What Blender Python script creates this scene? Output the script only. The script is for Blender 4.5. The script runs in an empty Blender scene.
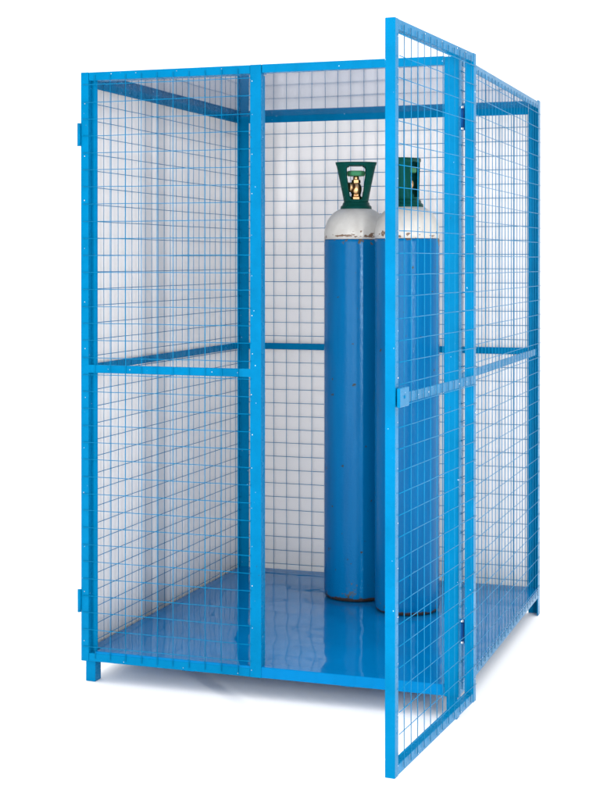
import bpy, bmesh, math, random
from mathutils import Vector, Matrix
random.seed(7)
sc = bpy.context.scene
COL = sc.collection

# ------------------------------------------------------------------ materials
def mat(name):
    m = bpy.data.materials.new(name); m.use_nodes = True
    nt = m.node_tree; b = nt.nodes['Principled BSDF']
    return m, nt, b
def N(nt, t, **kw):
    n = nt.nodes.new(t)
    for k, v in kw.items():
        if k in n.inputs: n.inputs[k].default_value = v
        else: setattr(n, k, v)
    return n
def ramp(nt, src, p0, p1, c0=(0,0,0,1), c1=(1,1,1,1)):
    r = nt.nodes.new('ShaderNodeValToRGB')
    r.color_ramp.elements[0].position = p0; r.color_ramp.elements[0].color = c0
    r.color_ramp.elements[1].position = p1; r.color_ramp.elements[1].color = c1
    nt.links.new(src, r.inputs[0]); return r
def mix(nt, fac, a, b):
    n = nt.nodes.new('ShaderNodeMix'); n.data_type = 'RGBA'
    for s, v in ((0, fac), (6, a), (7, b)):
        if isinstance(v, (tuple, float, int)): n.inputs[s].default_value = v
        else: nt.links.new(v, n.inputs[s])
    return n.outputs[2]
def math_(nt, op, a, b=None, clamp=False):
    n = nt.nodes.new('ShaderNodeMath'); n.operation = op; n.use_clamp = clamp
    for i, v in enumerate((a, b)):
        if v is None: continue
        if isinstance(v, (float, int)): n.inputs[i].default_value = v
        else: nt.links.new(v, n.inputs[i])
    return n.outputs[0]
def coords(nt, scale=(1,1,1)):
    tc = nt.nodes.new('ShaderNodeTexCoord'); mp = nt.nodes.new('ShaderNodeMapping')
    mp.inputs['Scale'].default_value = scale
    oi = nt.nodes.new('ShaderNodeObjectInfo'); cb = nt.nodes.new('ShaderNodeCombineXYZ')
    nt.links.new(math_(nt, 'MULTIPLY', oi.outputs['Random'], 7.0), cb.inputs[0]); nt.links.new(math_(nt, 'MULTIPLY', oi.outputs['Random'], 3.0), cb.inputs[1])
    nt.links.new(cb.outputs[0], mp.inputs['Location'])
    nt.links.new(tc.outputs['Object'], mp.inputs[0]); return tc, mp.outputs[0]
def noise(nt, vec, scale, detail=3, rough=.5):
    n = nt.nodes.new('ShaderNodeTexNoise'); n.inputs['Scale'].default_value = scale
    n.inputs['Detail'].default_value = detail; n.inputs['Roughness'].default_value = rough
    nt.links.new(vec, n.inputs['Vector']); return n.outputs['Fac']
def bump(nt, b, h, strength, dist):
    n = nt.nodes.new('ShaderNodeBump'); n.inputs['Strength'].default_value = strength
    n.inputs['Distance'].default_value = dist
    nt.links.new(h, n.inputs['Height']); nt.links.new(n.outputs[0], b.inputs['Normal'])

BLUE = (0.0, 0.154, 0.335, 1)
def paint(name, col, rough=.3, ior=1.33, chips=True):
    m, nt, b = mat(name); tc, v = coords(nt)
    n1 = noise(nt, v, 8, 6, .65)
    var = mix(nt, ramp(nt, n1, .3, .7).outputs[0], tuple(c*.86 for c in col[:3])+(1,), tuple(min(1, c*1.08) for c in col[:3])+(1,))
    out = var
    if chips:
        n2 = noise(nt, v, 95, 2, .6)
        out = mix(nt, ramp(nt, n2, .745, .77).outputs[0], var, (.45,.62,.8,1))
        n4 = noise(nt, v, 60, 2, .6)
        out = mix(nt, ramp(nt, n4, .755, .775).outputs[0], out, (.02,.08,.16,1))
    nt.links.new(out, b.inputs['Base Color'])
    n3 = noise(nt, v, 30, 3)
    rr = ramp(nt, n3, .3, .7, (rough*.8,)*3+(1,), (rough*1.25,)*3+(1,))
    nt.links.new(rr.outputs[0], b.inputs['Roughness'])
    b.inputs['IOR'].default_value = ior; b.inputs['Specular IOR Level'].default_value = .25; b.inputs['Specular Tint'].default_value = (.12,.55,1,1)
    bump(nt, b, noise(nt, v, 240, 2), .12, .001)
    return m
M_FRAME = paint('blue_frame_paint', BLUE, .27)
M_WIRE = paint('blue_wire_paint', (0.0, .165, .35, 1), .4, chips=False)

# glossy, slightly buckled sheet floor
M_FLOOR, nt, b = mat('blue_floor_paint'); tc, v = coords(nt)
n1 = noise(nt, v, 3, 3)
c = mix(nt, ramp(nt, n1, .3, .7).outputs[0], (0,.138,.36,1), (0,.158,.41,1))
ns = noise(nt, v, 60, 4, .7)
nt.links.new(c, b.inputs['Base Color'])
nt.links.new(ramp(nt, noise(nt, v, 9, 4), .35, .75, (.02,)*3+(1,), (.06,)*3+(1,)).outputs[0], b.inputs['Roughness'])
b.inputs['IOR'].default_value = 1.36; b.inputs['Specular Tint'].default_value = (.12,.9,1,1)
_, v2 = coords(nt, (1.0, 1.0, 1.0))
h = noise(nt, v2, 5.5, 1.5, .4)
bump(nt, b, h, 1.0, .0045)

# pale zinc roof sheet
M_ROOF, nt, b = mat('pale_zinc_sheet'); tc, v = coords(nt)
n1 = noise(nt, v, 7, 3)
nt.links.new(mix(nt, n1, (.36,.43,.58,1), (.42,.49,.63,1)), b.inputs['Base Color'])
b.inputs['Metallic'].default_value = .85
b.inputs['Roughness'].default_value = .035
bump(nt, b, noise(nt, v, 3, 1), .25, .002)

M_BACK, nt, b = mat('grey_backdrop_paper'); tc, v = coords(nt)
n1 = noise(nt, v, 1.5, 3)
nt.links.new(mix(nt, n1, (.85,.805,.775,1), (.88,.84,.81,1)), b.inputs['Base Color'])
b.inputs['Roughness'].default_value = .95; b.inputs['Specular IOR Level'].default_value = .1

M_GROUND, nt, b = mat('white_studio_sweep'); tc, v = coords(nt)
nt.links.new(mix(nt, noise(nt, v, 2, 3), (.95,.95,.95,1), (.97,.97,.97,1)), b.inputs['Base Color'])
b.inputs['Roughness'].default_value = .9; b.inputs['Specular IOR Level'].default_value = .2

M_STEEL, nt, b = mat('bright_steel')
b.inputs['Base Color'].default_value = (.72,.73,.75,1); b.inputs['Metallic'].default_value = 1; b.inputs['Roughness'].default_value = .3
M_HINGE = paint('navy_hinge_paint', (.005,.07,.25,1), .35)

def cyl_blue():
    m, nt, b = mat('cylinder_blue_paint'); tc, v = coords(nt)
    sep = nt.nodes.new('ShaderNodeSeparateXYZ'); nt.links.new(tc.outputs['Object'], sep.inputs[0]); z = sep.outputs['Z']
    _, vs = coords(nt, (1, 1, .12))
    st = noise(nt, vs, 14, 4, .6)
    c = mix(nt, ramp(nt, st, .3, .72).outputs[0], (0,.094,.26,1), (.0002,.128,.325,1))
    # greenish scuffs and dark knocks
    sc1 = ramp(nt, noise(nt, vs, 26, 5, .7), .64, .72).outputs[0]
    c = mix(nt, math_(nt, 'MULTIPLY', sc1, .45), c, (.03,.12,.14,1))
    kn = ramp(nt, noise(nt, v, 42, 3, .6), .695, .72).outputs[0]
    c = mix(nt, kn, c, (.035,.045,.05,1))
    # knocks get denser near the foot and the top of the paint
    nf = noise(nt, v, 24, 5, .7)
    low = math_(nt, 'MULTIPLY', math_(nt, 'SUBTRACT', .20, z), .75)
    f1 = ramp(nt, math_(nt, 'ADD', nf, math_(nt, 'MAXIMUM', low, 0.0)), .73, .77).outputs[0]
    c = mix(nt, math_(nt, 'MULTIPLY', f1, .75), c, (.07,.075,.06,1))
    foot = math_(nt, 'ADD', math_(nt, 'MULTIPLY', math_(nt, 'SUBTRACT', .014, z), 50.0), math_(nt, 'MULTIPLY', math_(nt, 'SUBTRACT', nf, .5), 1.4))
    c = mix(nt, ramp(nt, foot, 0, .15).outputs[0], c, (.045,.030,.024,1))
    top = math_(nt, 'ADD', math_(nt, 'MULTIPLY', math_(nt, 'SUBTRACT', z, 1.222), 7.0), math_(nt, 'MULTIPLY', math_(nt, 'SUBTRACT', noise(nt, v, 34, 4, .6), .5), 2.4))
    c = mix(nt, ramp(nt, top, .22, .26).outputs[0], c, (.10,.078,.06,1))
    nt.links.new(c, b.inputs['Base Color'])
    nt.links.new(ramp(nt, nf, .3, .7, (.09,)*3+(1,), (.20,)*3+(1,)).outputs[0], b.inputs['Roughness'])
    b.inputs['IOR'].default_value = 1.36; b.inputs['Specular IOR Level'].default_value = .26; b.inputs['Specular Tint'].default_value = (.6,.85,1,1)
    bump(nt, b, noise(nt, v, 130, 3, .6), .35, .0016)
    return m
def cyl_white():
    m, nt, b = mat('cylinder_shoulder_paint'); tc, v = coords(nt)
    sep = nt.nodes.new('ShaderNodeSeparateXYZ'); nt.links.new(tc.outputs['Object'], sep.inputs[0]); z = sep.outputs['Z']
    c = mix(nt, ramp(nt, noise(nt, v, 12, 5, .7), .35, .75).outputs[0], (.56,.54,.50,1), (.46,.43,.39,1))
    band = math_(nt, 'MULTIPLY', math_(nt, 'ABSOLUTE', math_(nt, 'SUBTRACT', z, 1.242)), -18.0)
    _, vs = coords(nt, (1, 1, 1.8))
    t = math_(nt, 'ADD', math_(nt, 'ADD', band, .20), math_(nt, 'MULTIPLY', math_(nt, 'SUBTRACT', noise(nt, vs, 30, 4, .65), .5), 2.4))
    c = mix(nt, ramp(nt, t, .27, .31).outputs[0], c, (.16,.095,.06,1))
    c = mix(nt, ramp(nt, noise(nt, v, 38, 2, .6), .735, .75).outputs[0], c, (.12,.08,.06,1))
    nt.links.new(c, b.inputs['Base Color'])
    b.inputs['Roughness'].default_value = .38
    bump(nt, b, noise(nt, v, 50, 3), .2, .001)
    return m
M_CB, M_CW = cyl_blue(), cyl_white()
M_GREEN = paint('dark_green_guard_paint', (.003,.050,.036,1), .28, chips=False)
M_WHEEL = paint('green_handwheel_paint', (.05,.20,.09,1), .4, chips=False)
M_BRASS, nt, b = mat('aged_brass'); tc, v = coords(nt)
nt.links.new(mix(nt, noise(nt, v, 60, 4, .7), (.62,.40,.20,1), (.34,.19,.09,1)), b.inputs['Base Color'])
b.inputs['Metallic'].default_value = 1; b.inputs['Roughness'].default_value = .32

# ------------------------------------------------------------------ mesh helpers
def box(bm, lo, hi, bev=.0012, xf=None, mi=0):
    ret = bmesh.ops.create_cube(bm, size=1)
    vs = ret['verts']
    for v in vs:
        v.co = Vector([lo[i] + (v.co[i]+.5)*(hi[i]-lo[i]) for i in range(3)])
    es = list({e for v in vs for e in v.link_edges})
    if bev:
        r = bmesh.ops.bevel(bm, geom=es, offset=bev, segments=2, affect='EDGES', profile=.5)
        vs = list({v for f in r['faces'] for v in f.verts} | {v for v in vs if v.is_valid})
    if xf: 
        for v in vs: v.co = xf @ v.co
    if mi:
        for f in {f for v in vs for f in v.link_faces}: f.material_index = mi
    return vs
def angle_iron(bm, axis, a0, a1, o, s1, s2, w, t=.004, xf=None, w2=None):
    """L section along an axis; o = outer corner, s1/s2 = signs of the two legs on the other axes"""
    ax = [i for i in range(3) if i != axis]
    for leg in (0, 1):
        lo, hi = [0]*3, [0]*3
        lo[axis], hi[axis] = a0, a1
        p, q = (ax[0], ax[1]) if leg == 0 else (ax[1], ax[0])
        sp, sq = (s1, s2) if leg == 0 else (s2, s1)
        op = o[0] if leg == 0 else o[1]; oq = o[1] if leg == 0 else o[0]
        st = 0 if leg == 0 else t
        A = sorted((op + sp*st, op + sp*(w if leg == 0 else (w2 or w)))); B = sorted((oq, oq + sq*t))
        lo[p], hi[p] = A; lo[q], hi[q] = B
        box(bm, lo, hi, .0008, xf)
def tube(bm, pts, r, seg=6, xf=None):
    rings = []
    for i, p in enumerate(pts):
        p = Vector(p)
        d = (Vector(pts[min(i+1, len(pts)-1)]) - Vector(pts[max(i-1, 0)])).normalized()
        u = d.orthogonal().normalized() if abs(d.z) < .9 else Vector((1,0,0)); u = (u - d*u.dot(d)).normalized(); w = d.cross(u)
        ring = []
        for k in range(seg):
            a = 2*math.pi*k/seg
            q = p + (u*math.cos(a) + w*math.sin(a))*r
            ring.append(bm.verts.new(xf @ q if xf else q))
        rings.append(ring)
    for a, b_ in zip(rings, rings[1:]):
        for k in range(seg):
            f = bm.faces.new((a[k], a[(k+1) % seg], b_[(k+1) % seg], b_[k])); f.smooth = True
    bm.faces.new(rings[0][::-1]); bm.faces.new(rings[-1])
def lathe(bm, prof, seg=64, axis=None, smooth=True, xf=None):
    rings = []
    for r, z in prof:
        ring = []
        for k in range(seg):
            a = 2*math.pi*k/seg
            q = Vector((r*math.cos(a), r*math.sin(a), z))
            ring.append(bm.verts.new(xf @ q if xf else q))
        rings.append(ring)
    for a, b_ in zip(rings, rings[1:]):
        for k in range(seg):
            f = bm.faces.new((a[k], a[(k+1) % seg], b_[(k+1) % seg], b_[k])); f.smooth = smooth
    bm.faces.new(rings[0][::-1]); bm.faces.new(rings[-1])
def obj(name, bm, mats, parent=None):
    me = bpy.data.meshes.new(name); bmesh.ops.recalc_face_normals(bm, faces=bm.faces)
    bm.to_mesh(me); bm.free()
    for m in (mats if isinstance(mats, (list, tuple)) else [mats]): me.materials.append(m)
    o = bpy.data.objects.new(name, me); COL.objects.link(o)
    if parent: o.parent = parent
    return o
def thing(name, label, cat, loc=(0,0,0), group=None):
    o = bpy.data.objects.new(name, None); COL.objects.link(o); o.location = loc
    o.empty_display_size = .1
    o['label'] = label; o['category'] = cat
    if group: o['group'] = group
    return o
def rivet(bm, p, nrm, r=None, mi=1):
    """small bright spot-weld / rivet head"""
    r = r or random.choice((.0012, .0015, .0018, .0022))
    ret = bmesh.ops.create_icosphere(bm, subdivisions=1, radius=1)
    n = Vector(nrm).normalized(); q = n.to_track_quat('Z', 'Y').to_matrix().to_4x4()
    for v in ret['verts']:
        v.co = Vector(p) + q @ Vector((v.co.x*r, v.co.y*r, v.co.z*r*.5))
    for f in {f for v in ret['verts'] for f in v.link_faces}: f.material_index = mi; f.smooth = True

# ------------------------------------------------------------------ dimensions (metres)
W, D, H = 1.145, 1.309, 1.75
ZF = .031; FOOT = -.062
P = .0505            # mesh pitch
WR = .00105          # wire radius

def mesh_grid(bm, u0, u1, z0, z1, pt, uoff, zoff, side=1, jit=.0011, rng=None):
    """welded grid; pt(u, z, n) -> point, n = offset along the panel normal"""
    rng = rng or random
    u = u0 + uoff
    while u < u1:
        a, b2 = rng.uniform(-jit, jit), rng.uniform(-jit, jit)
        pts = [pt(u + a + (b2-a)*k/6 + rng.uniform(-jit, jit)*.5, z0 + (z1-z0)*k/6, rng.uniform(0, jit)) for k in range(7)]
        tube(bm, pts, WR); u += P
    z = z0 + zoff
    while z < z1:
        a, b2 = rng.uniform(-jit, jit), rng.uniform(-jit, jit)
        pts = [pt(u0 + (u1-u0)*k/6, z + a + (b2-a)*k/6 + rng.uniform(-jit, jit)*.6, side*2*WR + rng.uniform(0, jit)) for k in range(7)]
        tube(bm, pts, WR); z += P

# ------------------------------------------------------------------ the cage
cage = thing('gas_cylinder_cage', 'tall blue wire mesh cage on short feet, right door swung open, holding two gas cylinders', 'cage')

# corner posts (angle iron), each with its foot
for (x, y, sx, sy) in ((0, .0265, 1, 1), (W, 0, -1, 1), (W, D, -1, -1), (0, D, 1, -1)):
    bm = bmesh.new(); w = .041
    ztop = H + (.006 if (x, y) == (W, D) else -.002)
    angle_iron(bm, 2, FOOT if (x, y) == (W, D) else 0, ztop, (x, y), sx, sy, w, w2=.012 if (x, y) == (0, D) else None)
    p = obj('corner_post', bm, M_FRAME, cage)
    if (x, y) == (W, D): continue          # this post runs down to the ground itself
    bm = bmesh.new()
    if (x, y) == (0, .0265):
        box(bm, (.010, .012, FOOT), (.041, .050, -.0005), .001)
    else:
        xs = sorted((x + sx*.006, x + sx*.036)); ys = sorted((y + sy*.006, y + sy*.036))
        box(bm, (xs[0], ys[0], FOOT), (xs[1], ys[1], -.0005), .001)
    obj('foot', bm, M_FRAME, p)

def rail(lo, hi, name='rail'):
    bm = bmesh.new(); box(bm, lo, hi, .0012); return obj(name, bm, M_FRAME, cage)
T = .004
# top rails
rail((.5725, .002, H-.024), (W-.0425, .026, H), 'top_rail')                      # over the doorway
rail((.0435, .0275, H-.024), (.570, .051, H-.001), 'top_rail')                  # behind the closed door
rail((.043, D-.008, H-.040), (W-.043, D-.004, H-.002), 'top_rail')           # rear
rail((.0045, .069, H-.040), (.0085, D-.0125, H-.002), 'top_rail')              # left
rail((W-.004, .043, H-.024), (W-.0005, D-.043, H+.001), 'top_rail')           # right
# bottom rails
rail((W-.024, .043, .0), (W-.0005, D-.043, .0255), 'bottom_rail')
rail((.0045, .069, .0), (.0085, D-.0125, .0270), 'bottom_rail')
rail((.043, D-.008, .0), (W-.043, D-.004, .0270), 'bottom_rail')
# middle rails (flat bar)
rail((.043, D-.010, .858), (W-.043, D-.005, .881), 'mid_rail')
rail((.0055, .069, .858), (.0105, D-.0125, .881), 'mid_rail')
rail((W-.010, .043, .858), (W-.005, D-.043, .881), 'mid_rail')

# mesh panels
bm = bmesh.new()
mesh_grid(bm, .012, W-.012, .02, H-.02, lambda u, z, n: (u, D - .001 + n*.3, z), .028, .03)
obj('mesh_panel', bm, M_WIRE, cage)
bm = bmesh.new()
mesh_grid(bm, .045, D-.02, .02, H-.02, lambda u, z, n: (.0135 + n*.3, u, z), .03, .026)
obj('mesh_panel', bm, M_WIRE, cage)
bm = bmesh.new()
mesh_grid(bm, .012, D-.012, .012, H-.012, lambda u, z, n: (W + .0015 + n*.4, u, z), .03, .03)
obj('mesh_panel', bm, M_WIRE, cage)

# floor tray and roof sheet
bm = bmesh.new()
box(bm, (.0092, .048, ZF-.0035), (W-.0005, D-.0095, ZF), 0)
box(bm, (.0445, .0025, 0), (W-.0425, .0475, ZF+.0005), .0022)            # front lip
box(bm, (.30, .06, -.018), (.34, D-.02, ZF-.0045), .001)                 # stiffeners under the sheet
box(bm, (.79, .06, -.018), (.83, D-.02, ZF-.0045), .001)
tray = obj('floor_tray', bm, M_FLOOR, cage)
bm = bmesh.new()
box(bm, (.009, .052, H-.016), (W-.0045, D-.0085, H-.012), 0)
obj('roof_sheet', bm, M_ROOF, cage)

# ---- doors (local frame: u from hinge to free edge, n outwards, z up)
def door(xf, L, mirror, stile_free, wires_u0, zoff, rng):
    e = bpy.data.objects.new('cage_door', None); COL.objects.link(e); e.parent = cage; e.empty_display_size = .1
    s = .025
    def B(lo, hi, name, m=M_FRAME, bev=.0016, parent=e, rv=()):
        bm = bmesh.new(); box(bm, lo, hi, bev, xf)
        for p_, n_ in rv: rivet(bm, xf @ Vector(p_), xf.to_3x3() @ Vector(n_))
        return obj(name, bm, [m, M_STEEL], parent)
    rv = [((.012 + rng.uniform(-.003,.003), .0005, z + rng.uniform(-.01,.01)), (0,1,0)) for z in [.06+.145*k for k in range(12)]]
    B((0, -s, 0), (s, 0, H), 'stile', rv=rv)
    rv = [((L-stile_free+.006+rng.uniform(-.002,.002), .0005, z + rng.uniform(-.01,.01)), (0,1,0)) for z in [.03+.112*k for k in range(16)]]
    B((L-stile_free, -s, 0), (L, 0, H), 'stile', rv=rv)
    rv = [((u, .0005, H-.008), (0,1,0)) for u in (.1,.18,.31,.45) if u < L-.05]
    B((s+.0004, -s+.001, H-s), (L-stile_free-.0004, -.001, H-.0005), 'top_rail', rv=rv)
    B((s+.0004, -s+.001, .0005), (L-stile_free-.0004, -.001, s), 'bottom_rail', rv=[((u, .0005, .008), (0,1,0)) for u in (.14,.33,.5) if u < L-.05])
    B((s*.6, -.0055, .858), (L-stile_free*.5, -.0005, .882), 'mid_rail', bev=.001, rv=[((u, .0005, .870), (0,1,0)) for u in (.09,.16,.42,.5) if u < L-.05])
    bm = bmesh.new()
    mesh_grid(bm, .008, L-stile_free+.005, .010, H-.010, lambda u, z, n: (u, .0016 + n*.6, z), wires_u0, zoff, rng=rng)
    for v in bm.verts: v.co = xf @ v.co
    obj('mesh_panel', bm, M_WIRE, e)
    return e, B
# left leaf, closed: hinge at the left corner, outward normal -Y
xfL = Matrix(((1,0,0,0),(0,-1,0,0),(0,0,1,0),(0,0,0,1)))
XM = .571
dl, B = door(xfL, XM, False, .034, .0385, .035, random.Random(3))
dl['label'] = 'closed left door of the cage'
bm = bmesh.new(); box(bm, (XM-.012, .0262, .03), (XM+.0, .034, H-.03), .001); obj('meeting_strip', bm, M_FRAME, dl)
for z in (.150, 1.535):
    hb = B((-.0075, -.018, z), (-.0008, -.003, z+.060), 'hinge')
    bm = bmesh.new(); lathe(bm, [(.0055, z-.004), (.0055, z+.064)], 16, xf=Matrix.Translation((-.0035, -.004, 0))); obj('hinge_pin', bm, M_FRAME, hb)
# right leaf, swung out about 87 degrees
A = .0691
hx, hy = 1.194, -.008
xfR = Matrix(((-math.sin(A), math.cos(A), 0, hx), (-math.cos(A), -math.sin(A), 0, hy), (0,0,1,0), (0,0,0,1)))
LR = .671
dr, B = door(xfR, LR, True, .025, .048, .038, random.Random(11))
dr['label'] = 'right door of the cage, standing wide open towards the viewer'
lk = B((LR-.070, .0025, .853), (LR-.003, .011, .898), 'latch_plate', bev=.002)
bm = bmesh.new(); c = Vector((LR-.036, .0112, .876)); 
rivet(bm, xfR @ c, xfR.to_3x3() @ Vector((0,1,0)), .005, 0); obj('latch_bolt', bm, M_FRAME, lk)
for z in (.150, 1.545):
    bm = bmesh.new(); box(bm, (1.1465, -.0035, z), (1.1645, .0005, z+.066), .0008)
    hg = obj('hinge', bm, M_HINGE, dr)
    for zz in (z+.004, z+.062):
        bm = bmesh.new()
        lathe(bm, [(.0030, -.003), (.0042, -.002), (.0042, .002), (.0030, .003)], 16, xf=Matrix.Translation((1.1560, -.0095, zz)))
        obj('hinge_bolt', bm, M_STEEL, hg)
    bm = bmesh.new()
    lathe(bm, [(.0040, z+.009), (.0040, z+.057)], 16, xf=Matrix.Translation((1.1560, -.0085, 0)))
    obj('hinge_pin', bm, M_HINGE, hg)

# ------------------------------------------------------------------ gas cylinders
def cylinder(x, y, rad, rotz, label, s=1.0):
    t = thing('gas_cylinder', label, 'gas cylinder', (x, y, ZF+.0005), 'blue gas cylinders standing in the cage')
    t.rotation_euler[2] = rotz
    ZB = 1.232
    bm = bmesh.new()
    lathe(bm, [(rad*.72, .006), (rad*.86, .0), (rad*.955, .003), (rad*.992, .012), (rad, .026), (rad, .034), (rad, .4), (rad, .8), (rad, ZB-.012), (rad, ZB-.003), (rad-.002, ZB)], 96)
    obj('body', bm, M_CB, t)
    prof = [(rad-.0004, ZB+.0005), (rad-.0002, ZB+.014)]
    for k in range(1, 15):
        a = k/14*math.radians(76)
        prof.append((.036 + (rad-.036)*math.cos(a), ZB+.014 + .094*math.sin(a)))
    prof += [(.048, ZB+.108), (.040, ZB+.110)]
    bm = bmesh.new(); lathe(bm, prof, 96); obj('shoulder', bm, M_CW, t)
    zc = 1.334
    bm = bmesh.new()
    lathe(bm, [(.046, zc-.004), (.0535, zc-.001), (.0545, zc+.004), (.0535, zc+.012), (.050, zc+.015), (.0475, zc+.017), (.046, zc+.024), (.043, zc+.027), (.036, zc+.027)], 64)
    col = obj('neck_ring', bm, M_GREEN, t)
    # valve guard: flared shell with two tall windows and a rim
    bm = bmesh.new()
    z0, z1 = zc+.024, 1.499; na = 160; th = .0068
    def rr(z): 
        q = (z-z0)/(z1-z0); return .0415 + .026*q + .003*q*q
    def solid(a, z):
        a = (a + math.pi) % (2*math.pi) - math.pi
        q = (z-z0)/(z1-z0)
        if q < .09 or q > .91: return True
        half = math.radians(35) 
        for c0 in (math.pi/2, -math.pi/2):
            if (abs(a - c0)/half)**4 + (abs(q - .5)/.41)**7 < 1: return False
        return True
    zs = [z0, z0+.012, z0+.020] + [z0+.020+(z1-.009-z0-.020)*k/34 for k in range(1, 35)] + [z1-.005, z1]
    vo, vi = {}, {}
    def ry(z):
        q = (z-z0)/(z1-z0); return .040 - .006*q
    for i, z in enumerate(zs):
        for k in range(na):
            a = 2*math.pi*k/na; r = rr(z)
            if i >= len(zs)-3: r += .0015
            r2 = ry(z) + (.0035 if i >= len(zs)-3 else 0)
            vo[i,k] = bm.verts.new((r*math.cos(a), r2*math.sin(a), z))
            vi[i,k] = bm.verts.new(((r-th)*math.cos(a), (r2-th)*math.sin(a), z))
    S = {(i,k): solid(2*math.pi*(k+.5)/na, (zs[i]+zs[i+1])/2) for i in range(len(zs)-1) for k in range(na)}
    for (i, k), on in S.items():
        if not on: continue
        k2 = (k+1) % na
        f = bm.faces.new((vo[i,k], vo[i,k2], vo[i+1,k2], vo[i+1,k])); f.smooth = True
        f = bm.faces.new((vi[i,k], vi[i+1,k], vi[i+1,k2], vi[i,k2])); f.smooth = True
        if not S.get((i, k2), False): bm.faces.new((vo[i,k2], vi[i,k2], vi[i+1,k2], vo[i+1,k2]))
        if not S.get((i, (k-1) % na), False): bm.faces.new((vo[i,k], vo[i+1,k], vi[i+1,k], vi[i,k]))
        if not S.get((i+1, k), False): bm.faces.new((vo[i+1,k], vo[i+1,k2], vi[i+1,k2], vi[i+1,k]))
        if not S.get((i-1, k), False): bm.faces.new((vo[i,k], vi[i,k], vi[i,k2], vo[i,k2]))
    bmesh.ops.delete(bm, geom=[v for v in bm.verts if not v.link_faces], context='VERTS')
    obj('valve_guard', bm, M_GREEN, t)
    # valve
    bm = bmesh.new()
    lathe(bm, [(.021, zc+.022), (.021, zc+.044), (.016, zc+.048), (.0155, zc+.054)], 6, smooth=False)
    lathe(bm, [(.014, zc+.052), (.0175, zc+.058), (.0195, zc+.070), (.0190, zc+.080), (.015, zc+.090), (.012, zc+.094)], 24)
    lathe(bm, [(.0155, zc+.093), (.0155, zc+.104)], 6, smooth=False)
    lathe(bm, [(.0105, zc+.102), (.0105, zc+.113), (.007, zc+.120), (.005, zc+.126)], 16)
    out = Matrix.Translation((0, 0, zc+.078)) @ Matrix.Rotation(math.radians(215), 4, 'Z') @ Matrix.Rotation(math.radians(90), 4, 'Y')
    lathe(bm, [(.014, .006), (.014, .020), (.017, .022), (.017, .032), (.011, .034)], 6 if False else 24, xf=out)
    v = obj('valve', bm, M_BRASS, t)
    bm = bmesh.new()
    n = 60; prof = [(.004, zc+.127), (.006, zc+.124)]
    rings = []
    for (r0, z) in ((.012, zc+.119), (.0265, zc+.117), (.029, zc+.121), (.029, zc+.131), (.0265, zc+.135), (.012, zc+.132)):
        ring = []
        for k in range(n):
            a = 2*math.pi*k/n; r = r0*(1 + (.07*math.cos(6*a) if r0 > .02 else 0))
            ring.append(bm.verts.new((r*math.cos(a), r*math.sin(a), z)))
        rings.append(ring)
    for a_, b_ in zip(rings, rings[1:]):
        for k in range(n):
            f = bm.faces.new((a_[k], a_[(k+1) % n], b_[(k+1) % n], b_[k])); f.smooth = True
    bm.faces.new(rings[0][::-1]); bm.faces.new(rings[-1])
    obj('handwheel', bm, M_WHEEL, v)
    return t
cylinder(.5666, .9636, .1105, math.radians(18), 'rear gas cylinder, blue with white shoulder, brass valve showing through its green guard')
cylinder(.7836, .8286, .1080, math.radians(78), 'nearer blue gas cylinder, partly behind the open mesh door, green guard turned side-on')

# ------------------------------------------------------------------ setting
# grey paper carried round the left side and the back of the cage
bm = bmesh.new()
path = []
x0, y1 = .0045-.008, D+.016
for k in range(26): path.append((x0 + .0006*math.sin(k*.6), .050 + (y1-.012-.050)*k/25))
for k in range(1, 8):
    a = math.pi - k/8*math.pi/2
    path.append((x0+.012+.012*math.cos(a), y1-.012 + .012*math.sin(a)))
for k in range(22): path.append((x0+.012 + (W-.012-x0-.012)*k/21, y1 + .0015*math.sin(k*.5)))
zs = [0.0 + (H-.012)*k/10 for k in range(11)]
vv = [[bm.verts.new((x, y, z)) for z in zs] for x, y in path]
for a_, b_ in zip(vv, vv[1:]):
    for j in range(10):
        f = bm.faces.new((a_[j], b_[j], b_[j+1], a_[j+1])); f.smooth = True
bd = obj('backdrop', bm, M_BACK)
bd['kind'] = 'structure'
sol = bd.modifiers.new('paper_thickness', 'SOLIDIFY'); sol.thickness = .0012; sol.offset = 0

bm = bmesh.new()
R_ = 11
vs = [bm.verts.new((R_*math.cos(k*math.pi/48), R_*math.sin(k*math.pi/48), FOOT-.0006)) for k in range(96)]
bm.faces.new(vs)
g = obj('floor', bm, M_GROUND); g['kind'] = 'structure'

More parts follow.
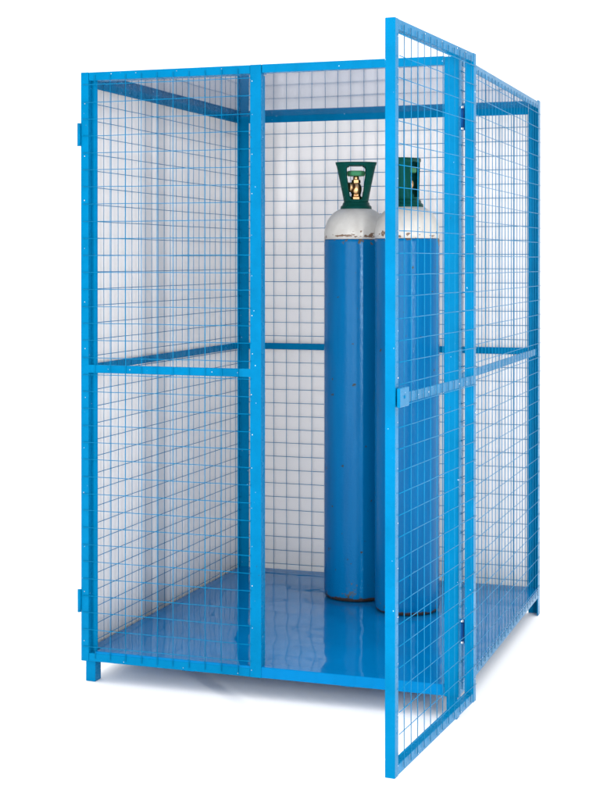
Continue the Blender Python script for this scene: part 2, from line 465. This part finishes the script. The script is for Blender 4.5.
# ------------------------------------------------------------------ light
w = bpy.data.worlds.new('World'); sc.world = w; w.use_nodes = True
nt = w.node_tree; bg = nt.nodes['Background']
tc = nt.nodes.new('ShaderNodeTexCoord'); sep = nt.nodes.new('ShaderNodeSeparateXYZ')
nt.links.new(tc.outputs['Generated'], sep.inputs[0])
d_ = math_(nt, 'ADD', math_(nt, 'MULTIPLY', sep.outputs['Y'], .94), math_(nt, 'MULTIPLY', sep.outputs['X'], -.34))
r = ramp(nt, math_(nt, 'ADD', math_(nt, 'MULTIPLY', d_, .5), .5), .42, .62, (.42,.42,.43,1), (1.35,1.35,1.35,1))
nt.links.new(r.outputs[0], bg.inputs['Color']); bg.inputs['Strength'].default_value = 1.0

def area(name, loc, target, sx, sy, power, col=(1,1,1)):
    l = bpy.data.lights.new(name, 'AREA'); l.shape = 'RECTANGLE'; l.size = sx; l.size_y = sy; l.energy = power; l.color = col
    o = bpy.data.objects.new(name, l); COL.objects.link(o); o.location = loc
    o.rotation_euler = (Vector(target)-Vector(loc)).to_track_quat('-Z', 'Y').to_euler()
    return o
area('strip_softbox', (3.75, -3.3, 1.35), (.6, .6, 1.2), .05, 1.8, 105)
area('front_softbox', (.5, -6.4, 1.6), (.6, .8, .7), 5, 3.1, 265)
area('overhead_fill', (.6, .5, 10), (.6, .5001, 0), 30, 30, 3900)  # added fill, oversized panel that lifts the ground to clipped white

# ------------------------------------------------------------------ camera
f_, pitch, yaw = 1494.68, .0042, -.3356
px, py = 286.22, 266.476
F = Vector((math.sin(yaw)*math.cos(pitch), math.cos(yaw)*math.cos(pitch), -math.sin(pitch)))
Rv = Vector((math.cos(yaw), -math.sin(yaw), 0)); U = Rv.cross(F)
cam = bpy.data.cameras.new('camera'); co = bpy.data.objects.new('camera', cam); COL.objects.link(co)
m = Matrix(((Rv.x, U.x, -F.x, 2.0406), (Rv.y, U.y, -F.y, -3.9958), (Rv.z, U.z, -F.z, 1.1922), (0,0,0,1)))
co.matrix_world = m
cam.sensor_fit = 'VERTICAL'; cam.sensor_height = 36; cam.lens = f_/800*36
cam.shift_x = (300-px)/800; cam.shift_y = -(400-py)/800
cam.clip_end = 500
sc.camera = co
sc.view_settings.view_transform = 'Standard'; sc.view_settings.look = 'None'
sc.view_settings.exposure = 0; sc.view_settings.gamma = 1
sc.cycles.use_denoising = True
sc.cycles.max_bounces = 10
